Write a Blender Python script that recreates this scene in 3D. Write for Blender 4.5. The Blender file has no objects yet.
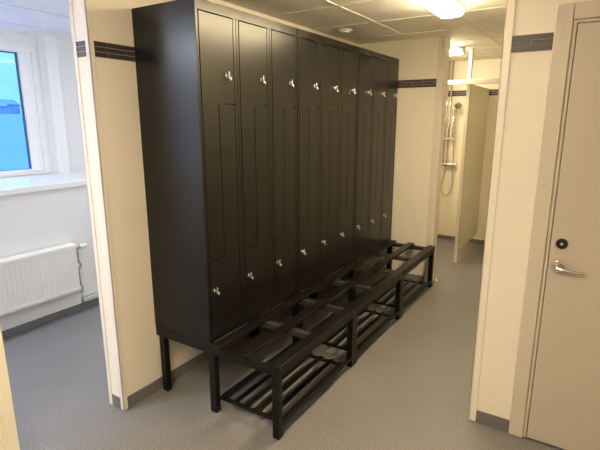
import bpy, bmesh, math, random
from mathutils import Vector, Matrix
random.seed(4)
C = bpy.context.scene.collection
S = bpy.context.scene

# ---------------------------------------------------------------- materials
def mat(name, col, rough=.5, metal=0.0, spec=.5, noise=None, bump=None, coat=0.0):
    """noise=(scale, amount[, detail]) small value variation; bump=(scale, strength, distance)"""
    m = bpy.data.materials.new(name); m.use_nodes = True
    nt = m.node_tree; b = nt.nodes['Principled BSDF']
    b.inputs['Base Color'].default_value = (*col, 1)
    b.inputs['Roughness'].default_value = rough
    b.inputs['Metallic'].default_value = metal
    b.inputs['Specular IOR Level'].default_value = spec
    if coat: b.inputs['Coat Weight'].default_value = coat
    tc = nt.nodes.new('ShaderNodeTexCoord')
    if noise:
        n = nt.nodes.new('ShaderNodeTexNoise'); n.inputs['Scale'].default_value = noise[0]
        n.inputs['Detail'].default_value = noise[2] if len(noise) > 2 else 3
        nt.links.new(tc.outputs['Object'], n.inputs['Vector'])
        r = nt.nodes.new('ShaderNodeValToRGB')
        a = noise[1]
        r.color_ramp.elements[0].position = .3; r.color_ramp.elements[1].position = .7
        r.color_ramp.elements[0].color = (*[max(0, c*(1-a)) for c in col], 1)
        r.color_ramp.elements[1].color = (*[min(1, c*(1+a)) for c in col], 1)
        nt.links.new(n.outputs['Fac'], r.inputs['Fac'])
        nt.links.new(r.outputs['Color'], b.inputs['Base Color'])
    if bump:
        n = nt.nodes.new('ShaderNodeTexNoise'); n.inputs['Scale'].default_value = bump[0]
        n.inputs['Detail'].default_value = 4
        nt.links.new(tc.outputs['Object'], n.inputs['Vector'])
        u = nt.nodes.new('ShaderNodeBump'); u.inputs['Strength'].default_value = bump[1]
        u.inputs['Distance'].default_value = bump[2]
        nt.links.new(n.outputs['Fac'], u.inputs['Height'])
        nt.links.new(u.outputs['Normal'], b.inputs['Normal'])
    return m

def emis(name, col, strength):
    m = bpy.data.materials.new(name); m.use_nodes = True
    b = m.node_tree.nodes['Principled BSDF']
    b.inputs['Base Color'].default_value = (.9, .9, .88, 1)
    b.inputs['Emission Color'].default_value = (*col, 1)
    b.inputs['Emission Strength'].default_value = strength
    return m

WARM = (1.0, .72, .42)
M = dict(
    wall=mat('cream_wall_panel', (.80, .745, .66), .5, noise=(1.3, .03), bump=(60, .05, .002)),
    wallw=mat('white_painted_wall', (.80, .79, .77), .55, noise=(1.1, .025), bump=(70, .06, .002)),
    wet=mat('shower_wall_vinyl', (.82, .78, .64), .35, noise=(1.6, .03)),
    trim=mat('cream_plastic_trim', (.80, .75, .665), .4, noise=(5, .02)),
    endtrim=mat('off_white_edge_trim', (.74, .70, .64), .4, noise=(5, .02)),
    endtrim2=mat('pinkish_edge_trim', (.68, .62, .56), .4, noise=(5, .02)),
    trimw=mat('white_gloss_paint', (.84, .83, .80), .28, noise=(3, .02)),
    sill=mat('white_gloss_sill', (.82, .82, .80), .14, noise=(2, .03)),
    ceil=mat('ceiling_tile', (.85, .83, .79), .75, noise=(6, .04), bump=(90, .2, .002)),
    tbar=mat('ceiling_bar', (.84, .82, .78), .45, noise=(10, .03)),
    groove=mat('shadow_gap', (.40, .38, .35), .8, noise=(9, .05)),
    tile=mat('dark_brown_tile', (.045, .036, .038), .42, noise=(14, .15)),
    grout=mat('pale_grout', (.42, .38, .35), .8, noise=(30, .05)),
    base=mat('grey_vinyl_skirting', (.145, .147, .155), .55, noise=(25, .12)),
    black=mat('black_powder_coat', (.0028, .0026, .0024), .29, spec=.40, noise=(4, .12), bump=(9, .05, .004)),
    blackrail=mat('black_bench_steel', (.0030, .0028, .0025), .36, spec=.30, noise=(30, .15), bump=(300, .06, .001)),
    greyrail=mat('dark_grey_cross_rail', (.030, .027, .023), .42, noise=(30, .15)),
    chrome=mat('chrome', (.78, .77, .75), .14, metal=1, noise=(40, .04)),
    nickel=mat('nickel', (.90, .90, .92), .24, metal=1, noise=(60, .04)),
    steel=mat('brushed_steel', (.55, .54, .52), .3, metal=1, noise=(60, .06)),
    darkmetal=mat('dark_lock_metal', (.03, .03, .035), .35, metal=.6, noise=(60, .1)),
    door=mat('grey_beige_door_paint', (.49, .44, .38), .38, noise=(2, .015), bump=(40, .03, .002)),
    casing=mat('grey_beige_casing_paint', (.56, .505, .435), .4, noise=(3, .015)),
    rad=mat('radiator_enamel', (.80, .78, .73), .3, noise=(8, .015)),
    copper=mat('aged_pipe', (.35, .30, .26), .35, metal=.8, noise=(50, .1)),
    panel=mat('grey_laminate_panel', (.70, .66, .57), .35, noise=(3, .02)),
    post=mat('cream_coated_metal', (.50, .475, .42), .4, noise=(5, .03)),
    plastic=mat('white_plastic', (.82, .80, .75), .4, noise=(20, .02)),
    seal=mat('dark_window_seal', (.04, .10, .18), .5, noise=(20, .1)),
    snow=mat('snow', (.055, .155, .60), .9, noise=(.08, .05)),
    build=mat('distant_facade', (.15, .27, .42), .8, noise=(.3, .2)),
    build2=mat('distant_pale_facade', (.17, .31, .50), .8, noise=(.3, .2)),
    lamp=emis('lamp_diffuser', (1.0, .79, .48), 56),
    lamps=emis('shower_lamp_diffuser', (1.0, .82, .54), 68),
    filld=emis('dim_cool_fill_light', (.92, 1.0, 1.16), 16),  # weak bluish fill for the side room, an added source
    lampr=emis('warm_white_lamp_diffuser', (1.0, .82, .55), 96),
    fillc=emis('cool_fill_light', (.92, 1.0, 1.16), 78),  # strong bluish fill added to boost the side room's daylight
)

# speckled vinyl floor
def floor_mat():
    m = bpy.data.materials.new('speckled_grey_vinyl'); m.use_nodes = True
    nt = m.node_tree; b = nt.nodes['Principled BSDF']; b.inputs['Roughness'].default_value = .42
    b.inputs['Specular IOR Level'].default_value = .4
    tc = nt.nodes.new('ShaderNodeTexCoord')
    def noise(s, d):
        n = nt.nodes.new('ShaderNodeTexNoise'); n.inputs['Scale'].default_value = s; n.inputs['Detail'].default_value = d
        nt.links.new(tc.outputs['Object'], n.inputs['Vector']); return n
    a = noise(150, 3); r = nt.nodes.new('ShaderNodeValToRGB')
    e = r.color_ramp.elements
    e[0].position = .40; e[0].color = (.135, .131, .133, 1)
    e[1].position = .60; e[1].color = (.238, .233, .236, 1)
    nt.links.new(a.outputs['Fac'], r.inputs['Fac'])
    c = noise(2.2, 4); r2 = nt.nodes.new('ShaderNodeValToRGB')
    r2.color_ramp.elements[0].position = .3; r2.color_ramp.elements[0].color = (.92, .92, .92, 1)
    r2.color_ramp.elements[1].position = .7; r2.color_ramp.elements[1].color = (1.06, 1.05, 1.05, 1)
    nt.links.new(c.outputs['Fac'], r2.inputs['Fac'])
    mx = nt.nodes.new('ShaderNodeMix'); mx.data_type = 'RGBA'; mx.blend_type = 'MULTIPLY'; mx.inputs[0].default_value = 1
    nt.links.new(r.outputs['Color'], mx.inputs[6]); nt.links.new(r2.outputs['Color'], mx.inputs[7])
    nt.links.new(mx.outputs[2], b.inputs['Base Color'])
    bp = nt.nodes.new('ShaderNodeBump'); bp.inputs['Strength'].default_value = .12; bp.inputs['Distance'].default_value = .001
    nt.links.new(a.outputs['Fac'], bp.inputs['Height']); nt.links.new(bp.outputs['Normal'], b.inputs['Normal'])
    return m
M['floor'] = floor_mat()

def glass_mat():
    m = bpy.data.materials.new('window_glass'); m.use_nodes = True
    nt = m.node_tree; nt.nodes.clear()
    o = nt.nodes.new('ShaderNodeOutputMaterial'); mx = nt.nodes.new('ShaderNodeMixShader')
    t = nt.nodes.new('ShaderNodeBsdfTransparent'); t.inputs[0].default_value = (.93, .97, .98, 1)
    g = nt.nodes.new('ShaderNodeBsdfGlossy'); g.inputs['Roughness'].default_value = .02
    f = nt.nodes.new('ShaderNodeFresnel'); f.inputs[0].default_value = 1.18
    nt.links.new(f.outputs[0], mx.inputs[0]); nt.links.new(t.outputs[0], mx.inputs[1]); nt.links.new(g.outputs[0], mx.inputs[2])
    nt.links.new(mx.outputs[0], o.inputs[0])
    return m
M['glass'] = glass_mat()

# ---------------------------------------------------------------- geometry helper
class MB:
    def __init__(s): s.bm = bmesh.new(); s.mi = 0
    def _tag(s, fs):
        for f in fs: f.material_index = s.mi
    def box(s, a, b, bev=0.0, seg=2):
        x0, y0, z0 = [min(a[i], b[i]) for i in range(3)]; x1, y1, z1 = [max(a[i], b[i]) for i in range(3)]
        t = bmesh.new()
        v = [t.verts.new(p) for p in [(x0,y0,z0),(x1,y0,z0),(x1,y1,z0),(x0,y1,z0),(x0,y0,z1),(x1,y0,z1),(x1,y1,z1),(x0,y1,z1)]]
        for q in [(0,3,2,1),(4,5,6,7),(0,1,5,4),(1,2,6,5),(2,3,7,6),(3,0,4,7)]: t.faces.new([v[i] for i in q])
        if bev > 0:
            bmesh.ops.bevel(t, geom=list(t.edges), offset=bev, segments=seg, affect='EDGES', profile=.5)
        s._merge(t); return s
    def _merge(s, t):
        vm = {}
        for v in t.verts: vm[v] = s.bm.verts.new(v.co)
        for f in t.faces:
            try:
                nf = s.bm.faces.new([vm[v] for v in f.verts]); nf.material_index = s.mi; nf.smooth = f.smooth
            except ValueError: pass
        t.free()
    def prism(s, pts, axis, lo, hi, bev=0.0):
        """pts 2D polygon in the other two axes (in x,y,z order), extruded along axis lo..hi"""
        t = bmesh.new()
        def mk(p, h):
            q = list(p); q.insert(axis, h); return q
        a = [t.verts.new(mk(p, lo)) for p in pts]; b = [t.verts.new(mk(p, hi)) for p in pts]
        t.faces.new(a); t.faces.new(b[::-1])
        n = len(pts)
        for i in range(n): t.faces.new([a[i], b[i], b[(i+1) % n], a[(i+1) % n]])
        bmesh.ops.recalc_face_normals(t, faces=list(t.faces))
        if bev > 0:
            bmesh.ops.bevel(t, geom=list(t.edges), offset=bev, segments=2, affect='EDGES', profile=.5)
        s._merge(t); return s
    def cyl(s, p0, p1, r, r1=None, n=20, bev=0.0):
        p0, p1 = Vector(p0), Vector(p1); d = p1-p0
        t = bmesh.new()
        bmesh.ops.create_cone(t, cap_ends=True, segments=n, radius1=r, radius2=r if r1 is None else r1, depth=d.length)
        if bev > 0:
            es = [e for e in t.edges if len(e.link_faces) == 2 and any(len(f.verts) > 4 for f in e.link_faces)]
            bmesh.ops.bevel(t, geom=es, offset=bev, segments=2, affect='EDGES', profile=.5)
        q = Vector((0,0,1)).rotation_difference(d.normalized())
        bmesh.ops.transform(t, matrix=Matrix.Translation((p0+p1)/2) @ q.to_matrix().to_4x4(), verts=list(t.verts))
        for f in t.faces:
            if len(f.verts) == 4: f.smooth = True
        s._merge(t); return s
    def tube(s, path, r, n=10, smooth=3):
        P = [Vector(p) for p in path]
        if smooth > 1 and len(P) > 2:
            Q = []
            for i in range(len(P)-1):
                a = P[max(i-1, 0)]; b = P[i]; c = P[i+1]; d = P[min(i+2, len(P)-1)]
                for k in range(smooth):
                    t = k/smooth
                    Q.append(.5*((2*b)+(-a+c)*t+(2*a-5*b+4*c-d)*t*t+(-a+3*b-3*c+d)*t**3))
            Q.append(P[-1]); P = Q
        t = bmesh.new(); rings = []
        up = None
        for i, p in enumerate(P):
            d = (P[min(i+1, len(P)-1)]-P[max(i-1, 0)]).normalized()
            if up is None: up = d.orthogonal().normalized()
            up = (up - d*up.dot(d)).normalized(); w = d.cross(up)
            rr = r(i/(len(P)-1)) if callable(r) else r
            rings.append([t.verts.new(p+rr*(math.cos(2*math.pi*k/n)*up+math.sin(2*math.pi*k/n)*w)) for k in range(n)])
        for a, b in zip(rings, rings[1:]):
            for k in range(n):
                f = t.faces.new([a[k], a[(k+1) % n], b[(k+1) % n], b[k]]); f.smooth = True
        t.faces.new(rings[0][::-1]); t.faces.new(rings[-1])
        s._merge(t); return s
    def sphere(s, c, r, sc=(1,1,1)):
        t = bmesh.new(); bmesh.ops.create_uvsphere(t, u_segments=18, v_segments=12, radius=r)
        bmesh.ops.transform(t, matrix=Matrix.Translation(c) @ Matrix.Diagonal((*sc, 1)), verts=list(t.verts))
        for f in t.faces: f.smooth = True
        s._merge(t); return s
    def build(s, name, mats, parent=None, origin=None):
        if not isinstance(mats, (list, tuple)): mats = [mats]
        bmesh.ops.recalc_face_normals(s.bm, faces=list(s.bm.faces))
        me = bpy.data.meshes.new(name)
        if parent is not None: org = Vector(parent['_o'])
        else: org = Vector(origin) if origin is not None else Vector((0,0,0))
        bmesh.ops.translate(s.bm, vec=-org, verts=list(s.bm.verts))
        s.bm.to_mesh(me); s.bm.free()
        for m in mats: me.materials.append(m)
        o = bpy.data.objects.new(name, me); C.objects.link(o)
        if parent is not None: o.parent = parent
        else: o.location = org
        o['_o'] = list(org)
        return o

def thing(name, label, cat, loc, group=None):
    o = bpy.data.objects.new(name, None); C.objects.link(o); o.location = loc; o['_o'] = list(loc)
    o.empty_display_size = .1
    return tag(o, label, cat, group)
def tag(o, label, cat, group=None):
    o['label'] = label; o['category'] = cat
    if group: o['group'] = group
    return o
def struct(name, mb, mats, parent=None, label=None):
    o = mb.build(name, mats, parent)
    if parent is None: o['kind'] = 'structure'
    if label: o['label'] = label
    return o
def copy_tree(o, parent=None):
    c = o.copy(); C.objects.link(c)
    if parent is not None: c.parent = parent
    for ch in list(o.children): copy_tree(ch, c)
    return c

# ---------------------------------------------------------------- dimensions
H = 2.332                      # ceiling height
YL = 2.6481; U = YL/3; DP = .4408; BP = .896; ZB = .4177; ZT = ZB+1.74
YE = -.254                     # free end of the left wall
YJ = -.815                     # near jamb of the opening
YF = 2.714; XF = .80           # far wall
YS = 4.614                     # shower back wall
YD = .702; XC = 1.675          # wall with the grey door
XR = 3.3; YB = -4.0
WX = -1.52; WW = -2.25         # parapet under the sill, window wall
WY0, WY1 = -3.0, 2.2
Z1, Z2 = 1.9006, 1.9735        # tile border

# ---------------------------------------------------------------- setting
struct('floor', MB().box((-2.6, YB-.1, -.12), (XR+.1, YS+.15, 0)), M['floor'])
mb = MB().box((-2.6, YB-.1, H), (XR+.1, YS+.15, H+.12))
mb.mi = 1
for k in range(-6, 6):
    x = .551+.6*k
    if -2.6 < x < XR: mb.box((x-.011, YB-.1, H-.004), (x+.011, YS+.15, H+.01))
for k in range(-10, 8):
    y = 1.21+.6*k
    if YB < y < YS: mb.box((-2.6, y-.011, H-.0035), (XR+.1, y+.011, H+.01))
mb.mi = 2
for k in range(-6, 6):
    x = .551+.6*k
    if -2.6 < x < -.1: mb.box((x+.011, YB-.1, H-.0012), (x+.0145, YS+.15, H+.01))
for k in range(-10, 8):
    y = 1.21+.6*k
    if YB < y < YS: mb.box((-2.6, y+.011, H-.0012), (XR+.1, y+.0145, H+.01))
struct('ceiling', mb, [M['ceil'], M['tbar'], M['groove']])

mb = MB().box((-.12, YE, 0), (0, YS+.12, H))
struct('wall_left', mb, [M['wall']])
mb = MB().box((-.12, YB, 0), (0, YJ-.01, H)).box((-.12, YJ-.01, 2.2), (0, YE, H))
struct('wall_near_left', mb, M['wall'])
struct('wall_far', MB().box((0, YF, 0), (XF, YF+.12, H)), M['wall'])
struct('wall_shower', MB().box((0, YS, 0), (XC+.12, YS+.12, H)), M['wet'])
struct('wall_shower_right', MB().box((XC, YD+.12, 0), (XC+.12, YS, H)), M['wet'])
DX0, DX1, DZ = 1.9417, 2.875, 2.0147
struct('wall_door', MB().box((XC, YD, 0), (DX0, YD+.12, H)).box((DX0, YD, DZ), (DX1, YD+.12, H)).box((DX1, YD, 0), (XR, YD+.12, H)), M['wall'])
struct('wall_right', MB().box((XR, YB, 0), (XR+.1, YD+.12, H)), M['wall'])
struct('wall_back', MB().box((-.12, YB-.1, 0), (XR+.1, YB, H)), M['wall'])
# side room with the window
struct('wall_parapet', MB().box((WW, WY0, 0), (WX, WY1, 1.067)), M['wallw'])
WINY0, WINY1, WINZ0, WINZ1 = -2.68, .752, 1.122, 2.232
mb = MB().box((WW-.3, WINY1, 0), (WW, WY1, H)).box((WW-.3, WY0, 0), (WW, WINY0, H))
mb.box((WW-.3, WINY0, WINZ1), (WW, WINY1, H)).box((WW-.3, WINY0, 0), (WW, WINY1, WINZ0-.003))
struct('wall_window', mb, M['wallw'])
struct('wall_side_near', MB().box((WW-.3, WY0-.1, 0), (-.12, WY0, H)), M['wallw'])
struct('wall_side_far', MB().box((WW-.3, WY1, 0), (-.12, WY1+.1, H)), M['wallw'])
struct('wall_pilaster', MB().box((WW, .775, 1.112), (-2.13, .882, H), .004), M['wallw'])
struct('trim_sill', MB().box((WW, WY0, 1.067), (-1.497, WY1, 1.115), .006), M['sill'], label='deep white gloss window sill')

# window: a band of casements, extended out of view to let in more daylight
w = MB()
fx0, fx1 = WW-.07, WW+.004
w.box((fx0, WINY1-.042, WINZ0), (fx1, WINY1, WINZ1), .004).box((fx0, WINY0, WINZ0), (fx1, WINY0+.042, WINZ1), .004)
w.box((fx0, WINY0+.0425, WINZ1-.04), (fx1-.001, WINY1-.0425, WINZ1), .002).box((fx0, WINY0+.0425, WINZ0), (fx1-.001, WINY1-.0425, WINZ0+.018), .002)
for y in (-.05, -.70, -1.365, -2.02): w.box((fx0+.002, y-.03, WINZ0+.01), (fx1-.003, y+.03, WINZ1-.01), .003)
win = struct('window_1', w, M['trimw'])
for (a, b) in ((-.02, .710), (-.67, -.08), (-1.335, -.73), (-1.99, -1.395), (-2.638, -2.05)):
    s = MB(); x0, x1 = WW-.055, WW-.008
    t = .110; tb = .040
    g0, g1, h0, h1 = a+t, b-t, WINZ0+.018+.028, WINZ1-.04-.012
    for (ya, yb, za, zb) in ((a+.001, g0, WINZ0+.021, WINZ1-.036), (g1, b-.001, WINZ0+.021, WINZ1-.036), (g0, g1, WINZ0+.015, h0), (g0, g1, h1, WINZ1-.036)):
        s.box((x0, ya, za), (x1, yb, zb), .004)
    s.box((x1-.004, a+.02, h0-.02), (x1+.006, a+.035, h1+.01), .002); s.box((x1-.004, b-.035, h0-.02), (x1+.006, b-.02, h1+.01), .002)
    sash = s.build('sash', M['trimw'], win)
    e = MB()
    for (ya, yb, za, zb) in ((g0, g0+.012, h0, h1), (g1-.012, g1, h0, h1), (g0, g1, h1-.010, h1), (g0, g1, h0, h0+.004)):
        e.box((WW-.05, ya, za), (WW-.030, yb, zb))
    e.build('glazing_seal', M['seal'], sash)
    MB().box((WW-.044, g0, h0), (WW-.040, g1, h1)).build('pane', M['glass'], sash)

# corner trims, jambs, skirting
def corner(name, x, y, sx, sy, z1=H, w=.032, t=.006, m='trim'):
    """L profile on a vertical wall corner at (x,y); the wall body lies towards (-sx, -sy)"""
    mb = MB()
    mb.box((x-sx*w, y, 0.002), (x+sx*t, y+sy*t, z1-.002), .002)
    mb.box((x, y+sy*t, 0.002), (x+sx*t, y-sy*w, z1-.002), .002)
    return struct(name, mb, M[m])
corner('trim_1', 0, YE, 1, -1, m='endtrim', w=.022); corner('trim_2', -.12, YE, -1, -1, m='endtrim', w=.022)
corner('trim_3', XC, YD, -1, -1)
# far wall end casing
t = MB().box((XF-.012, YF-.012, 0.002), (XF+.055, YF+.13, H-.002), .004)
c = struct('trim_4', t, M['endtrim2'])
MB().box((XF+.022, YF-.017, 2.235), (XF+.038, YF-.012, 2.30), .001).build('hinge_plate', M['steel'], c)
MB().box((XF+.045, YF-.017, 1.885), (XF+.055, YF-.012, 1.955), .001).build('hinge_plate', M['steel'], c)
# near jamb casing
mb = MB().box((0, YJ-.055, 0.002), (.014, YJ, 2.2), .003).box((.014, YJ-.045, 0.002), (.018, YJ-.03, 2.2), .001).box((-.12, YJ-.012, 0.002), (0, YJ, 2.2), .002)
struct('trim_5', mb, M['trim'])
hb = .072
def skirt(name, boxes):
    mb = MB()
    for a, b in boxes: mb.box(a, b, .0015)
    struct(name, mb, M['base'])
skirt('baseboard_left', [((0, YE+.0225, 0), (.006, YF, hb)), ((-.0975, YE-.005, 0), (-.0225, YE, hb))])
skirt('baseboard_near_left', [((0, YB, 0), (.006, YJ-.06, hb))])
skirt('baseboard_far', [((0.006, YF-.006, 0), (XF-.012, YF, hb))])
skirt('baseboard_shower', [((0, YS-.006, 0), (XC, YS, .05))])
skirt('baseboard_door', [((XC+.031, YD-.006, 0), (1.872, YD, hb))])
skirt('baseboard_window', [((WX, WY0, 0), (WX+.006, WY1, hb-.012))])

# tile border: three running-bond courses
def border(name, axis, fixed, a, b, sgn, joint, z1=Z1, z2=Z2):
    """tiles along the other horizontal axis from a to b on the plane axis=fixed, standing out by sgn"""
    mb = MB(); hrow = (z2-z1)/3; g = .0015
    def bx(u0, u1, za, zb, t0, t1, bev=0):
        if axis == 0: mb.box((fixed+sgn*t0, u0, za), (fixed+sgn*t1, u1, zb), bev)
        else: mb.box((u0, fixed+sgn*t0, za), (u1, fixed+sgn*t1, zb), bev)
    mb.mi = 1; bx(a, b, z1, z2, 0, .0025)
    mb.mi = 0
    for r in range(3):
        off = joint+(.107 if r == 1 else 0)
        k0 = math.floor((a-off)/.214)
        u = off+k0*.214
        while u < b:
            u0, u1 = max(a, u+g), min(b, u+.214-g)
            if u1-u0 > .004: bx(u0, u1, z1+r*hrow+g, z1+(r+1)*hrow-g, 0.0005, .005, .0006)
            u += .214
    o = mb.build(name, [M['tile'], M['grout']]); o['kind'] = 'structure'
    return o
border('trim_6', 0, 0, YE+.024, YF, 1, -.158)
border('trim_7', 1, YE, -.098, -.024, -1, -.3)
border('trim_8', 1, YF, .006, XF-.012, -1, .45)
border('trim_9', 1, YD, XC+.032, 1.872, -1, 1.786-.107)
border('trim_10', 1, YS, 0, XC, -1, .3)

# grey door with casing
mb = MB()
mb.box((1.8737, YD-.016, 0.002), (DX0-.002, YD, 2.0815), .003)
mb.box((DX0, YD-.016, DZ+.002), (DX1, YD, 2.0815), .003)
mb.box((DX1+.002, YD-.016, 0.002), (DX1+.07, YD, 2.0815), .003)
d = struct('door_1', mb, M['casing'])
mb = MB().box((DX0+.001, YD-.004, 0.004), (DX0+.014, YD+.11, DZ-.001), .001).box((DX0+.014, YD-.004, DZ-.012), (DX1-.014, YD+.11, DZ-.001), .001).box((DX1-.014, YD-.004, 0.004), (DX1-.001, YD+.11, DZ-.001), .001)
mb.box((DX0+.010, YD+.040, 0.004), (DX0+.035, YD+.07, DZ-.001)).box((DX1-.035, YD+.040, 0.004), (DX1-.010, YD+.07, DZ-.001)).box((DX0+.02, YD+.040, DZ-.035), (DX1-.02, YD+.07, DZ-.001)).box((DX0+.02, YD+.040, 0.0), (DX1-.02, YD+.07, .02))
mb.build('door_frame', M['casing'], d)
leaf = MB().box((DX0+.0175, YD-.010, .012), (DX1-.0175, YD+.034, DZ-.0155), .002).build('door_leaf', M['door'], d)
# cylinder lock
yy = YD-.010
hx, hz = 2.000, .940
mb = MB().cyl((2.004, yy, 1.051), (2.004, yy-.012, 1.051), .0245, n=32, bev=.003)
lk = mb.build('lock', M['darkmetal'], leaf)
MB().cyl((hx, yy, hz), (hx, yy-.010, hz), .029, n=32, bev=.003).cyl((hx, yy-.010, hz), (hx, yy-.045, hz), .010, n=20).build('handle_rose', M['chrome'], leaf)
mb = MB().tube([(hx-.002, yy-.046, hz+.001), (hx+.02, yy-.050, hz), (hx+.050, yy-.052, hz-.002), (hx+.08, yy-.049, hz-.005), (hx+.108, yy-.043, hz-.004)], lambda t: .0095-.004*t, n=14, smooth=4)
mb.sphere((hx, yy-.047, hz), .0115)
mb.build('door_handle', M['chrome'], leaf)
MB().cyl((2.004, yy-.012, 1.051), (2.004, yy-.017, 1.051), .0065, n=20, bev=.001).box((2.0025, yy-.018, 1.046), (2.0055, yy-.0165, 1.056)).build('key_cylinder', M['chrome'], leaf)

# ---------------------------------------------------------------- lockers
CW = U/3
XF0 = .4185
def locker_unit():
    root = thing('locker_cabinet', '', 'locker', (DP/2+.0, 0, ZB), 'black locker cabinets in one row')
    g = .0028
    mb = MB()
    mb.box((.0015, g, ZB+.0005), (XF0, U-g, ZT), .0015)                        # carcass
    mb.box((XF0-.002, g, ZT-.048), (DP, U-g, ZT), .0012)                      # head rail
    mb.box((XF0-.002, g, ZB+.0005), (DP, U-g, ZB+.032), .0012)                # foot rail
    for k in range(4):                                                        # stiles, each split by a seam
        y = k*CW
        if k in (0, 3):
            a, b = (g, .0195) if k == 0 else (U-.0225, U-g)
            mb.box((XF0-.002, a, ZB+.031), (DP, b, ZT-.047), .001)
        else:
            mb.box((XF0-.002, y-.0235, ZB+.031), (DP, y-.0012, ZT-.047), .001)
            mb.box((XF0-.002, y+.0012, ZB+.031), (DP, y+.0195, ZT-.047), .001)
    mb.build('carcass', M['black'], root)
    for k in range(3):
        y = k*CW; f0, f1 = XF0+.001, DP+.001
        a, b, m = y+.0238, y+CW-.0280, y+.142
        up = [(a, ZT-.0525), (b, ZT-.0525), (b, 1.6850), (m-.0022, 1.6850), (m-.0022, .8780), (a, .8780)]
        lo = [(m+.0022, 1.6800), (b, 1.6800), (b, ZB+.036), (a, ZB+.036), (a, .8730), (m+.0022, .8730)]
        for pts, (ly, lz) in ((up, (y+.207, 1.826)), (lo, (y+.052, .712))):
            dr = MB().prism(pts, 0, f0, f1, .0012).build('locker_door', M['black'], root)
            l = MB().cyl((f1, ly, lz), (f1+.006, ly, lz), .0125, n=20, bev=.0015)
            l.cyl((f1+.006, ly, lz+.001), (f1+.021, ly, lz+.001), .0085, n=16, bev=.0015)
            l.box((f1+.004, ly-.0045, lz-.016), (f1+.021, ly+.0045, lz+.020), .0015)
            l.box((f1+.010, ly+.003, lz-.024), (f1+.0245, ly+.0155, lz-.009), .0025)
            l.build('padlock_hasp', M['nickel'], dr)
    return root
u0 = locker_unit()
units = [u0, copy_tree(u0), copy_tree(u0)]
for i, o in enumerate(units):
    o.location = (DP/2, i*(U+.0045), ZB)
units[0]['label'] = 'nearest of the three joined tall black lockers, its plain side panel facing the open doorway'
units[1]['label'] = 'middle of the three joined tall black lockers, with neighbours on both sides'
units[2]['label'] = 'farthest of the three joined tall black lockers, ending at the cream wall beside the shower'

# ---------------------------------------------------------------- bench stands
def bench_unit():
    root = thing('bench_stand', '', 'bench', (BP/2, 0, 0), 'black steel bench stands under the lockers')
    lw = .036; g = .0008; K = M['blackrail']
    for y0 in (g, U-lw-g):
        for x0, x1 in ((.03, .072), (.420, .466), (.848, .889)):
            MB().box((x0, y0, .006), (x1, y0+lw, .362), .003).build('leg', K, root)
            MB().box((x0+.003, y0+.003, 0), (x1-.003, y0+lw-.003, .010), .002).build('foot_cap', K, root)
    for y0 in (g, U-lw-g):
        MB().box((.008, y0, .360), (BP-.002, y0+lw, .3965), .002).box((.008, y0, .395), (.4430, y0+lw, .4170), .001).build('cross_rail', K if y0 < .1 else M['greyrail'], root)
    MB().box((.008, U/2-.022, .362), (BP-.03, U/2+.022, .3945), .002).build('cross_rail', M['greyrail'], root)
    MB().box((.012, .035, .362), (.052, U-.002, .4168), .002).build('back_rail', K, root)
    for (x0, x1) in ((.4435, .503), (.625, .688), (.828, BP)):
        MB().box((x0, g-.0004, .3955), (x1, U-g+.0004, ZB), .0028).build('seat_slat', K, root)
    MB().box((.854, .030, .362), (BP-.001, U-.03, .3965), .002).build('front_rail', K, root)
    MB().box((.432, .030, .362), (.462, U-.03, .3965), .002).build('under_rail', K, root)
    # shoe shelf
    s1 = .742
    for x0 in (.440, .866): MB().box((x0, .038, .058), (x0+.022, U-.038, .074), .002).build('shelf_side_rail', K, root)
    MB().box((.470, .044, .062), (.886, .066, .078), .002).build('shelf_rail', K, root)
    MB().box((.470, s1-.022, .062), (.886, s1, .078), .002).build('shelf_rail', K, root)
    for (x0, x1) in ((.473, .503), (.550, .580), (.627, .657), (.704, .734), (.781, .811), (.856, .886)):
        MB().box((x0, .044, .0775), (x1, s1, .0875), .002).build('shelf_slat', K, root)
    return root
b0 = bench_unit()
for i in range(3):
    o = b0 if i == 0 else copy_tree(b0)
    o.location = (BP/2, i*U, 0)
    o['label'] = ['nearest black steel bench stand with slatted seat and shoe shelf, under the nearest locker',
                  'middle black steel bench stand with slatted seat and shoe shelf, under the middle locker',
                  'farthest black steel bench stand, its slatted seat ending at the cream far wall'][i]

# ---------------------------------------------------------------- radiator
r = thing('radiator', 'white ribbed panel radiator below the sill in the side room', 'radiator', (-1.46, -.4, .2))
ry0, ry1, rz0, rz1 = -1.25, .430, .215, .612
mb = MB()
prof = []
y = ry0+.012
while y < ry1-.045:
    prof += [(-1.4225, y), (-1.4225, y+.021), (-1.4245, y+.0255), (-1.4245, y+.0315)]
    y += .036
prof += [(-1.4225, y), (-1.4225, ry1-.012), (-1.445, ry1-.012), (-1.445, ry0+.012)]
mb.prism(prof, 2, rz0+.03, rz1-.03)
mb.build('front_panel', M['rad'], r)
MB().box((-1.446, ry0, rz1-.036), (-1.4195, ry1, rz1), .007).build('top_edge', M['rad'], r)
MB().box((-1.446, ry0, rz0), (-1.4195, ry1, rz0+.036), .007).build('bottom_edge', M['rad'], r)
mb = MB().box((-1.504, ry0+.01, rz0+.01), (-1.490, ry1-.01, rz1-.005), .003)
mb.build('rear_panel', M['rad'], r)
mb = MB().box((-1.506, ry0+.004, rz1-.004), (-1.432, ry1-.004, rz1+.004), .002)
mb.build('top_grille', M['rad'], r)
MB().box((-1.500, ry1-.012, rz0+.01), (-1.432, ry1, rz1-.004), .003).build('end_cover', M['rad'], r)
for y in (-.9, .1): MB().box((-1.5185, y, .3), (-1.503, y+.04, .5)).build('wall_bracket', M['steel'], r)
vx = -1.455
MB().cyl((vx, ry1, .575), (vx, ry1+.045, .575), .011, n=16).cyl((vx, ry1+.020, .560), (vx, ry1+.020, .585), .013, n=16).build('valve', M['steel'], r)
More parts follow.
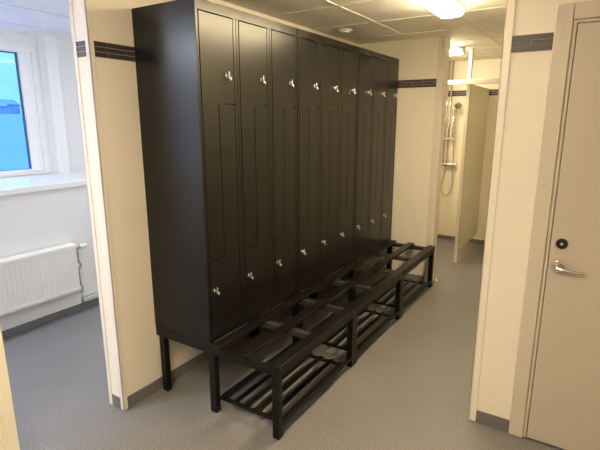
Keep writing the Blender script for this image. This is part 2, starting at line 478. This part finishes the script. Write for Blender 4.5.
mb = MB().cyl((vx, ry1+.045, .575), (vx, ry1+.060, .575), .017, .020, n=24, bev=.002).cyl((vx, ry1+.060, .575), (vx, ry1+.105, .575), .021, .019, n=24, bev=.004)
mb.build('thermostat_knob', M['plastic'], r)
mb = MB().tube([(vx, ry1+.020, .560), (vx, ry1+.022, .47), (vx, ry1+.024, .45), (vx, ry1+.038, .43), (vx, ry1+.040, .41), (vx, ry1+.018, .385), (vx, ry1+.016, .36), (vx, ry1+.018, .25), (vx, ry1+.02, .15)], .006, n=10)
mb.build('supply_pipe', M['copper'], r)
MB().box((vx-.012, ry1+.004, .185), (vx+.012, ry1+.034, .240), .004).cyl((vx, ry1+.02, .185), (vx, ry1+.02, .09), .010, n=14).cyl((vx, ry1-.02, .235), (vx, ry1+.01, .235), .009, n=14).build('return_valve', M['steel'], r)
mb = MB().tube([(vx, ry1+.02, .150), (vx-.012, ry1+.05, .140), (vx-.02, .62, .138), (vx-.02, 1.6, .138)], .007, n=10)
mb.tube([(vx, ry1+.02, .105), (vx-.012, ry1+.05, .105), (vx-.02, .62, .107), (vx-.02, 1.6, .107)], .007, n=10)
mb.build('floor_pipe', M['rad'], r)
for y in (.70, 1.3): MB().box((WX+.0015, y-.012, .092), (vx-.010, y+.012, .153), .003).build('pipe_clip', M['plastic'], r)

# ---------------------------------------------------------------- ceiling fittings
def luminaire(loc, L, Wd, axis, label, em='lamp'):
    root = thing('ceiling_light', label, 'light', (loc[0], loc[1], H))
    hx_, hy = (L/2, Wd/2) if axis == 0 else (Wd/2, L/2)
    x, y = loc
    MB().box((x-hx_+.004, y-hy+.004, H-.034), (x+hx_-.004, y+hy-.004, H-.0045), .004).build('housing', M['plastic'], root)
    # lens: rounded trough
    t = bmesh.new()
    def rr(z, inset, r):
        out = []
        a, b = hx_-inset, hy-inset
        for cx_, cy_, a0 in ((a-r, b-r, 0), (-a+r, b-r, 90), (-a+r, -b+r, 180), (a-r, -b+r, 270)):
            for k in range(7):
                an = math.radians(a0+15*k); out.append(t.verts.new((x+cx_+r*math.cos(an), y+cy_+r*math.sin(an), z)))
        return out
    R_ = .045
    rings = [rr(H-.035, 0, R_), rr(H-.045, 0.0, R_), rr(H-.056, .004, R_), rr(H-.068, .014, R_-.008), rr(H-.074, .03, R_-.018)]
    for p, q in zip(rings, rings[1:]):
        for k in range(len(p)):
            f = t.faces.new([p[k], p[(k+1) % len(p)], q[(k+1) % len(p)], q[k]]); f.smooth = True
    t.faces.new(rings[-1]); t.faces.new(rings[0][::-1])
    mb = MB(); mb._merge(t)
    mb.build('diffuser', M[em], root)
    return root
luminaire((1.185, 1.02), 1.22, .160, 1, 'long warm-white ceiling light with rounded diffuser in front of the lockers')
l2 = luminaire((.545, 3.40), .58, .15, 0, 'short warm ceiling light with grey end cap above the shower area', 'lamps')
MB().box((.8365, 3.335, H-.070), (.848, 3.465, H-.0045), .006).build('end_cap', M['steel'], l2)
luminaire((1.35, -1.75), 1.22, .175, 1, 'warm ceiling light behind the viewpoint in the changing room', 'lampr')
luminaire((-1.25, -2.25), 1.22, .175, 1, 'unseen fill light added on the ceiling at the near end of the side room', 'fillc')  # added out of view, helps the window brighten the side room
luminaire((-.75, 1.15), 1.22, .175, 1, 'unseen fill light added on the ceiling at the far end of the side room, behind the locker wall', 'filld')  # added where the wall hides it, brightens the sill and window wall

v = thing('ceiling_vent', 'small round cream disc on the ceiling above the middle locker', 'vent', (.232, 1.95, H))
MB().cyl((.232, 1.95, H-.0005-.004), (.232, 1.95, H-.016), .060, .052, n=40, bev=.002).build('mounting_ring', M['plastic'], v)
MB().cyl((.232, 1.95, H-.016), (.232, 1.95, H-.030), .040, .030, n=40, bev=.003).build('valve_disc', M['plastic'], v)

# ---------------------------------------------------------------- shower
YW = YS-.006
sh = thing('shower_set', 'chrome shower mixer with riser pipes, slide rail and looping hose on the shower wall', 'shower', (.45, YW, 1.0))
for x, z0 in ((.395, 1.04), (.440, 1.04)):
    MB().cyl((x, YW-.035, z0), (x, YW-.035, H-.001), .0105, n=14).build('riser_pipe', M['chrome'], sh)
mb = MB().cyl((.385, YW-.045, 1.03), (.53, YW-.045, 1.03), .0235, n=24, bev=.004)
mb.cyl((.345, YW-.045, 1.03), (.381, YW-.045, 1.03), .026, n=24, bev=.005).cyl((.534, YW-.045, 1.03), (.572, YW-.045, 1.03), .026, n=24, bev=.005)
mb.cyl((.395, YW, 1.03), (.395, YW-.03, 1.03), .014, n=14).cyl((.52, YW, 1.03), (.52, YW-.03, 1.03), .014, n=14)
mb.build('mixer_bar', M['chrome'], sh)
MB().cyl((.500, YW-.05, 1.32), (.500, YW-.05, 1.80), .011, n=14).build('slide_rail', M['chrome'], sh)
for z in (1.345, 1.745):
    MB().box((.482, YW-.065, z-.022), (.518, YW, z+.022), .006).build('rail_bracket', M['steel'], sh)
for z in (1.36, 2.05):
    MB().box((.380, YW-.048, z-.012), (.458, YW, z+.012), .004).build('pipe_clamp', M['steel'], sh)
mb = MB().tube([(.43, YW-.05, 1.01), (.425, YW-.052, .90), (.40, YW-.055, .76), (.41, YW-.055, .66), (.465, YW-.055, .612), (.52, YW-.055, .66), (.54, YW-.055, .78), (.535, YW-.06, .92), (.535, YW-.085, 1.05), (.53, YW-.085, 1.3), (.535, YW-.09, 1.6), (.535, YW-.09, 1.72)], .0075, n=10, smooth=5)
mb.build('hose', M['steel'], sh)
mb = MB().tube([(.535, YW-.09, 1.70), (.545, YW-.11, 1.76), (.565, YW-.14, 1.79)], .011, n=12)
mb.cyl((.565, YW-.13, 1.795), (.575, YW-.165, 1.775), .03, .042, n=24, bev=.003)
mb.build('hand_shower', M['chrome'], sh)

sp = thing('shower_partition', 'grey-beige shower partition panel on a full-height white post', 'partition', (.885, 3.554, 0))
MB().box((.868, 3.537, .004), (.903, 3.572, H-.005), .004).build('post', M['post'], sp)
MB().box((.876, 3.573, .13), (.896, YW-.002, 1.98), .003).build('panel', M['panel'], sp)
MB().cyl((.8855, 3.5545, 0), (.8855, 3.5545, .014), .026, n=24, bev=.002).build('post_foot', M['steel'], sp)
sr = thing('shower_header_rail', 'cream horizontal rail crossing the shower area above head height', 'rail', (.45, 3.53, 1.96))
MB().box((.001, 3.500, 1.965), (XC-.001, 3.533, 2.015), .004).build('beam', M['post'], sr)

ds = MB().cyl((.878, 2.83, .0), (.878, 2.83, .012), .014, n=20, bev=.002).sphere((.878, 2.83, .022), .013)
tag(ds.build('door_stop', M['plastic'], origin=(.878, 2.83, 0)), 'tiny white door stop on the floor beside the end of the far wall', 'door stop')

# ---------------------------------------------------------------- outdoors
mb = MB()
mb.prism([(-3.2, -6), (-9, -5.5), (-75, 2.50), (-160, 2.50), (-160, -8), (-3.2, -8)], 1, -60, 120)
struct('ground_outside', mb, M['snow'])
specs = [(-78, 29.0, 5.0, 2.6, 0), (-87, 33.2, 3.2, 3.4, 1), (-79, 36.2, 2.4, 2.2, 0), (-84, 39.6, 4.2, 3.0, 0), (-80, 43.5, 3.0, 2.4, 1)]
labs = ['low blue-grey building on the skyline at the left edge of the window', 'pale taller block on the skyline, second building from the left in the window',
        'small blue-grey house in the middle of the window skyline', 'long blue-grey building on the skyline right of the small house', 'pale small building on the skyline nearest the right window frame']
for (x, y, wd, ht, k), lab in zip(specs, labs):
    b = thing('distant_building', lab, 'building', (x, y, 2.48))
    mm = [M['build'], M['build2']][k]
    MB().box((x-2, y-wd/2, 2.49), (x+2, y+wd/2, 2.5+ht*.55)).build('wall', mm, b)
    z = 2.5+ht*.55
    if k == 0: MB().prism([(x-2.2, z), (x+2.2, z), (x, z+ht*.3)], 1, y-wd/2-.1, y+wd/2+.1).build('roof', M['snow'], b)
    else: MB().box((x-2.1, y-wd/2-.1, z), (x+2.1, y+wd/2+.1, z+.25)).build('roof', M['snow'], b)
    for q in range(int(wd/1.0)):
        yy_ = y-wd/2+.5+q
        MB().box((x+2, yy_-.2, z-.9), (x+2.03, yy_+.2, z-.35)).build('window', M['build'], b)

# world: pale winter sky
wd = bpy.data.worlds.new('sky'); S.world = wd; wd.use_nodes = True
nt = wd.node_tree; bg = nt.nodes['Background']
tc = nt.nodes.new('ShaderNodeTexCoord'); sp_ = nt.nodes.new('ShaderNodeSeparateXYZ')
nz = nt.nodes.new('ShaderNodeTexNoise'); nz.inputs['Scale'].default_value = 5; nz.inputs['Detail'].default_value = 5
mp = nt.nodes.new('ShaderNodeMapping'); mp.inputs['Scale'].default_value = (1, 1, 5)
rp = nt.nodes.new('ShaderNodeValToRGB')
e = rp.color_ramp.elements
e[0].position = .0; e[0].color = (.14, .38, .60, 1)
e[1].position = .5; e[1].color = (.9, 1.5, 2.6, 1)
x = e.new(.12); x.color = (.17, .42, .70, 1)
nt.links.new(tc.outputs['Generated'], sp_.inputs[0]); nt.links.new(sp_.outputs['Z'], rp.inputs['Fac'])
nt.links.new(tc.outputs['Generated'], mp.inputs[0]); nt.links.new(mp.outputs[0], nz.inputs['Vector'])
mr = nt.nodes.new('ShaderNodeMapRange'); mr.inputs[1].default_value = .3; mr.inputs[2].default_value = .7; mr.inputs[3].default_value = .85; mr.inputs[4].default_value = 1.15
nt.links.new(nz.outputs['Fac'], mr.inputs[0])
mx = nt.nodes.new('ShaderNodeMix'); mx.data_type = 'RGBA'; mx.blend_type = 'MULTIPLY'; mx.inputs[0].default_value = 1
nt.links.new(rp.outputs['Color'], mx.inputs[6]); nt.links.new(mr.outputs[0], mx.inputs[7])
nt.links.new(mx.outputs[2], bg.inputs['Color']); bg.inputs['Strength'].default_value = 2.2

# ---------------------------------------------------------------- camera
F, CX, CY, CZ = 460.598, 2.0749, -1.6805, 1.605
yw, pt, rl = [math.radians(a) for a in (32.1939, -12.8498, -.0267)]
fw = Vector((-math.sin(yw)*math.cos(pt), math.cos(yw)*math.cos(pt), math.sin(pt)))
rt = Vector((math.cos(yw), math.sin(yw), 0)); up = rt.cross(fw)
rt2 = rt*math.cos(rl)+up*math.sin(rl); up2 = -rt*math.sin(rl)+up*math.cos(rl)
cam = bpy.data.cameras.new('camera'); co = bpy.data.objects.new('camera', cam); C.objects.link(co)
cam.sensor_width = 36; cam.sensor_fit = 'HORIZONTAL'; cam.lens = F/600*36; cam.clip_start = .05; cam.clip_end = 500
mm = Matrix.Identity(4)
for i in range(3):
    mm[i][0] = rt2[i]; mm[i][1] = up2[i]; mm[i][2] = -fw[i]; mm[i][3] = (CX, CY, CZ)[i]
co.matrix_world = mm
S.camera = co

for o in bpy.data.objects:
    if '_o' in o: del o['_o']

vs = S.view_settings
S.display_settings.display_device = 'sRGB'
vs.view_transform = 'Standard'; vs.look = 'None'; vs.gamma = 1; vs.use_curve_mapping = False
vs.exposure = 0.14
S.cycles.use_denoising = True
S.cycles.max_bounces = 10; S.cycles.diffuse_bounces = 6; S.cycles.glossy_bounces = 4
S.cycles.sample_clamp_indirect = 6
S.cycles.caustics_reflective = False; S.cycles.caustics_refractive = False
